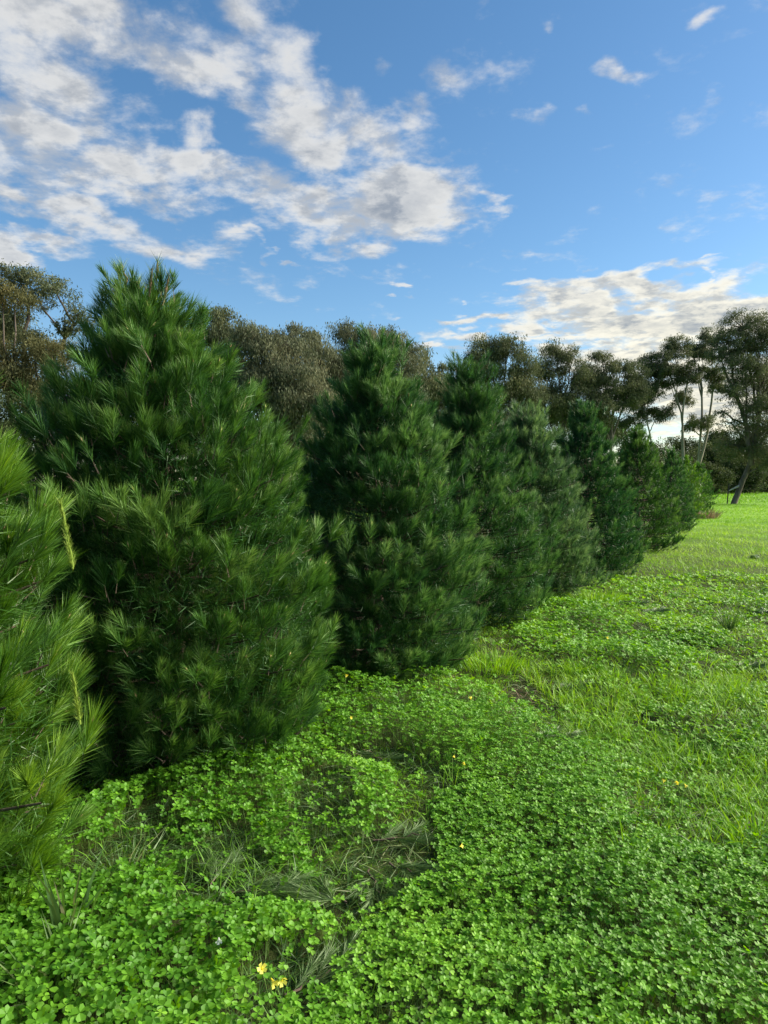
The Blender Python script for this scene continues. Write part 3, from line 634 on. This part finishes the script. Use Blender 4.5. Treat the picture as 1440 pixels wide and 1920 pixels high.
k = r.random(len(x)) < dn; x, y, tall, tuft, cl = x[k], y[k], tall[k], tuft[k], cl[k]
L = np.where(tall, r.uniform(.05, .16, len(x)), r.uniform(.03, .09, len(x))) * (.6 + .7 * tuft) + .06 * cl
grass('grass', x, y, L, np.clip(.0042 * (y / 4.5) ** .5, .0036, .01) * r.uniform(.7, 1.3, len(x)), r, 2, M_grass, 'bright green grass growing right of the clover in the foreground')
x, y = scatter(lambda Y: 3400 * (5 / Y) ** 1.5 * .8, 13, 47.6, r, margin=2.5, step=1)
px, py, cl, cut, bare, h = maps(x, y)
k = r.random(len(x)) < np.where(cl & (y < 17), .3, .9) * (.45 + .8 * vnoise(x, y, 1.4, 15)).clip(0, 1); x, y = x[k], y[k]
grass('meadow_grass', x, y, r.uniform(.05, .12, len(x)) * (.7 + .6 * vnoise(x, y, .8, 16)), .0075 * (y / 13) ** .9 * r.uniform(.7, 1.4, len(x)), r, 1, M_grass, 'sunny short meadow grass running back along the pines to the fence', val0=.55)
x, y = scatter(lambda Y: 14, 48.4, 118, r, margin=6, step=3); k = x > y * .3; x, y = x[k], y[k]
grass('field_grass', x, y, r.uniform(.15, .34, len(x)), .035 * (y / 48) * r.uniform(.7, 1.4, len(x)), r, 1, M_grass, 'tall green grass in the field beyond the wire fence', val0=.35)
# ---- cut, flattened and shaded rough grass in the openings
x, y = scatter(lambda Y: 5200 if Y < 3.6 else 5200 * (3.6 / Y) ** 1.2, 1.55, 9.5, r)
px, py, cl, cut, bare, h = maps(x, y)
gap = vnoise(x + 3, y + 17, 2.6, 41) < .34
k = r.random(len(x)) < np.where(cut | (gap & cl), 1., np.where(cl, .05, .2)); x, y = x[k], y[k]
grass('rough_grass', x, y, r.uniform(.06, .16, len(x)), np.full(len(x), .0034), r, 2, M_gdark, 'dull flattened grass lying in the openings of the clover', lean=1.6, lie=.62)
# ---- brown needle litter
x, y = scatter(lambda Y: 14000, 3.4, 7.6, r); px, py, cl, cut, bare, h = maps(x, y)
dp = np.min([np.hypot(x - a, y - c) for a, c in PINES], axis=0)
k = r.random(len(x)) < np.where(bare, .9, np.where(dp < 1.25, .12, np.where(cl, 0.002, .02))); x, y = x[k], y[k]
grass('needle_litter', x, y, r.uniform(.05, .11, len(x)), np.full(len(x), .0055), r, 1, M_straw, 'brown dead pine needles covering the bare earth patch', lean=1.5, lie=.9)

# ------------------------------------------------------------ pine clippings lying on the ground
def clipping(label, px, py, ang, L, nsh, seed, lift=.03, pale=.5):
    L *= .62
    r = np.random.default_rng(seed); X0, Y0 = on_ground(px, py); z = float(gz(X0, Y0)) + lift
    t = thing('pine_clipping', label, 'pine clipping', (X0, Y0, z), 'cut pine twigs lying on the ground')
    d = np.array([math.cos(ang), math.sin(ang), 0]); sd = np.array([-d[1], d[0], 0])
    pts = d * np.linspace(-.5, .5, 7)[:, None] * L + r.normal(0, .006, (7, 3))
    mk('stem', [tube(pts, np.linspace(.0045, .0025, 7), 6)], [M_bark], t, True)
    P_ = []; A = []
    for k in range(nsh):
        f = -.45 + .9 * (k + .5) / nsh; s = (-1) ** k
        P_.append(d * f * L); A.append(unit(d * 1.0 + sd * s * r.uniform(.2, .8) + np.array([0, 0, r.uniform(-.05, .25)])))
    P_ = np.array(P_); A = np.array(A); N = 150; u, w = frame(A)
    tt = r.random((nsh, N)); ph = r.uniform(0, 6.283, (nsh, N)); th = .25 + .45 * (1 - tt) + r.normal(0, .08, (nsh, N))
    dd = A[:, None] * np.cos(th)[..., None] + (u[:, None] * np.cos(ph)[..., None] + w[:, None] * np.sin(ph)[..., None]) * np.sin(th)[..., None]
    dd[..., 2] *= .35; dd = unit(dd); p = P_[:, None] + A[:, None] * (.12 * tt)[..., None]
    n = nsh * N
    mk('needles', [rib_parts(p.reshape(n, 3), dd.reshape(n, 3), r.uniform(.05, .10, n), np.full(n, .0019 * max(1, Y0 / 3.2)), r.normal(0, .01, (n, 3)), 0, np.clip(r.normal(pale, .2, n), 0, 1), r)], [M_clip], t)
clips = [('silvery cut pine twig fanned out left of the middle of the foreground opening', 612, 1690, 2.6, .30, 5), ('cut pine twig with needles pointing down, centre of the foreground opening', 700, 1660, -1.35, .32, 5),
 ('cut pine twig with swept dark needles at the right of the foreground opening', 770, 1640, -.7, .34, 5), ('cut pine twig at the top edge of the foreground opening', 745, 1580, .2, .36, 4),
 ('brown stemmed cut pine twig beside the yellow flowers at the bottom', 590, 1850, .65, .34, 5), ('green cut pine twig lying in the clover left of the opening', 470, 1690, .1, .34, 5),
 ('cut pine twig standing half upright in the clover below the largest pine', 405, 1655, 1.5, .26, 4), ('cut pine twig by the edge of the clover mound below the broad dark pine', 690, 1425, -.6, .4, 5),
 ('grey green cut pine twigs right of the bare earth patch', 1060, 1290, .3, .5, 5), ('grey green clipping in the grass under the clover mound', 1020, 1385, .1, .5, 5),
 ('dark bluish clipping alone on the meadow at the right edge, farthest of them', 1418, 1045, 1.2, .6, 6), ('dark clipping at the right edge of the meadow, level with the second clover patch', 1410, 1250, .2, .6, 6),
 ('pale clipping on the short grass near the foot of the bluish pine', 1220, 1150, .4, .55, 5), ('clipping in the shade at the foot of the bluish pine', 1175, 1135, -.3, .5, 5), ('small dark clipping left in the grass at the right edge, between the two others there', 1432, 1150, .9, .45, 4)]
for k, (lab, px, py, an, L, ns) in enumerate(clips): clipping(lab, px, py, an, L, ns, 700 + k, pale=.6 if k in (0, 12) else .42)

# ------------------------------------------------------------ flowers
def flower(label, px, py, hgt, seed, mat, nf=1, sc_=1.0, name='clover_flower'):
    r = np.random.default_rng(seed); X0, Y0 = on_ground(px, py + F * hgt / (F * EYE / max(40, py - 900)) * .9)
    sc = sc_ * (.72 if nf == 3 else .5)
    t = thing(name, label, 'flower', (X0, Y0, float(gz(X0, Y0))))
    for k in range(nf):
        off = np.array([(k - (nf - 1) / 2) * .028, r.normal(0, .008), r.normal(0, .008)]); top = np.array([off[0], off[1], hgt + off[2]])
        mk('stem', [tube(bez((0, 0, 0), (off[0] * .2, 0, hgt * .6), top, 5), np.full(5, .0014), 4)], [M_stem], t, True)
        ax = unit(np.array([r.normal(0, .7), -.5, r.normal(0.1, .5)])); u, w = frame(ax[None]); u, w = u[0], w[0]
        Vp = []; Fp = []
        for q_ in range(5):
            a = q_ * 1.2566; e1 = u * math.cos(a) + w * math.sin(a); e2 = -u * math.sin(a) + w * math.cos(a); o_ = len(Vp)
            for (f1, f2, f3) in ((.0, .002, 0), (.004, .0045, .016), (.013, .006, .024), (.015, -.004, .025), (.004, -.0045, .016), (0, -.002, 0)):
                Vp.append(top + (e1 * f1 + e2 * f2 + ax * f3) * sc)
            Fp += [[o_, o_ + 1, o_ + 4, o_ + 5], [o_ + 1, o_ + 2, o_ + 3, o_ + 4]]
        mk('petals', [(np.array(Vp), np.array(Fp), 0, r.random())], [mat], t)
fl = [('three drooping yellow flowers together in the clover at the bottom', 508, 1835, .16, 3, 1.4), ('single yellow flower beside the cut grass, right of the opening', 860, 1583, .13, 1, 1.3), ('yellow flower under the lower right side of the largest pine', 656, 1352, .2, 1, 1.3),
      ('thin yellow flower by the cut grass below the clover mound', 870, 1441, .15, 1, 1.2), ('pale yellow flower right of the thin one below the clover mound', 848, 1432, .15, 1, 1.0), ('yellow flower pair in the tall grass at the right', 1275, 1487, .2, 2, 1.3), ('yellow flower left of the pair in the tall grass', 1242, 1482, .2, 1, 1.2),
      ('yellow flower on the clover mound below the broad dark pine', 885, 1310, .24, 1, 1.4), ('pale yellow flower in the shade under the gap of the broad dark pine', 648, 1285, .24, 1, 1.5), ('tiny yellow flower on the far clover mound', 1136, 1198, .18, 1, 1.8)]
for k, (lab, px, py, hg, nf, sc) in enumerate(fl): flower(lab, px, py, hg, 800 + k, M_yellow, nf, sc)
flower('small white flower in the cut grass above the yellow ones', 410, 1783, .12, 830, M_white, 1, 1.5, 'white_flower')

# ------------------------------------------------------------ individual tufts and weeds
def tuft(label, px, py, n, L, wd, seed, mat, spread=.08, lean=.5, cat='grass tuft'):
    r = np.random.default_rng(seed); X0, Y0 = on_ground(px, py)
    t = r.uniform(0, 6.283, n); q_ = r.random(n) ** .5 * spread
    p = np.stack([np.cos(t) * q_, np.sin(t) * q_, np.zeros(n)], 1); a = t + r.normal(0, .5, n)
    d = unit(np.stack([np.cos(a) * lean * r.random(n), np.sin(a) * lean * r.random(n), np.ones(n)], 1))
    LL = L * r.uniform(.5, 1.15, n); cv = np.stack([np.cos(a), np.sin(a), -.6 + 0 * a], 1) * (LL * r.uniform(.1, .5, n))[:, None]
    o = mk('grass_tuft', [rib_parts(p, d, LL, np.full(n, wd), cv, 0, np.clip(r.normal(.45, .2, n), 0, 1), r)], [mat])
    o.location = (X0, Y0, float(gz(X0, Y0))); tag(o, label, cat, 'separate grass tufts')
tuft('upright reedy tuft on the meadow near the right edge', 1366, 1185, 90, .26, .007, 901, M_gdark, .07, .25)
tuft('green tuft under the skirt of the third pine above the bare patch', 925, 1250, 350, .2, .005, 902, M_grass, .26, .5)
tuft('bright tuft beside the bare earth patch on its right', 1085, 1258, 120, .15, .005, 903, M_grass, .14, .5)
tuft('dry straw coloured tuft at the foot of the farthest pine', 1322, 972, 220, .5, .02, 904, M_straw, .5, .6)
tuft('long bladed tuft in the bottom left corner', 110, 1880, 120, .24, .006, 905, M_gdark, .10, .8)
tuft('fine dark tuft in the shade in front of the largest pine', 235, 1660, 150, .2, .004, 906, M_gdark, .10, .9)
tuft('broad bladed grass standing at the left below the nearest pine', 130, 1790, 16, .38, .011, 907, M_gdark, .05, .25)
tuft('tall grass tuft at the right edge beyond the clover carpet', 1420, 1600, 70, .2, .007, 908, M_grass, .12, .5)
tuft('tall blades standing out of the clover carpet right of centre', 1180, 1640, 14, .26, .006, 909, M_grass, .04, .3)
tuft('bushy green tuft where the bluish pine meets the meadow', 1110, 1125, 300, .2, .006, 910, M_grass, .4, .5)
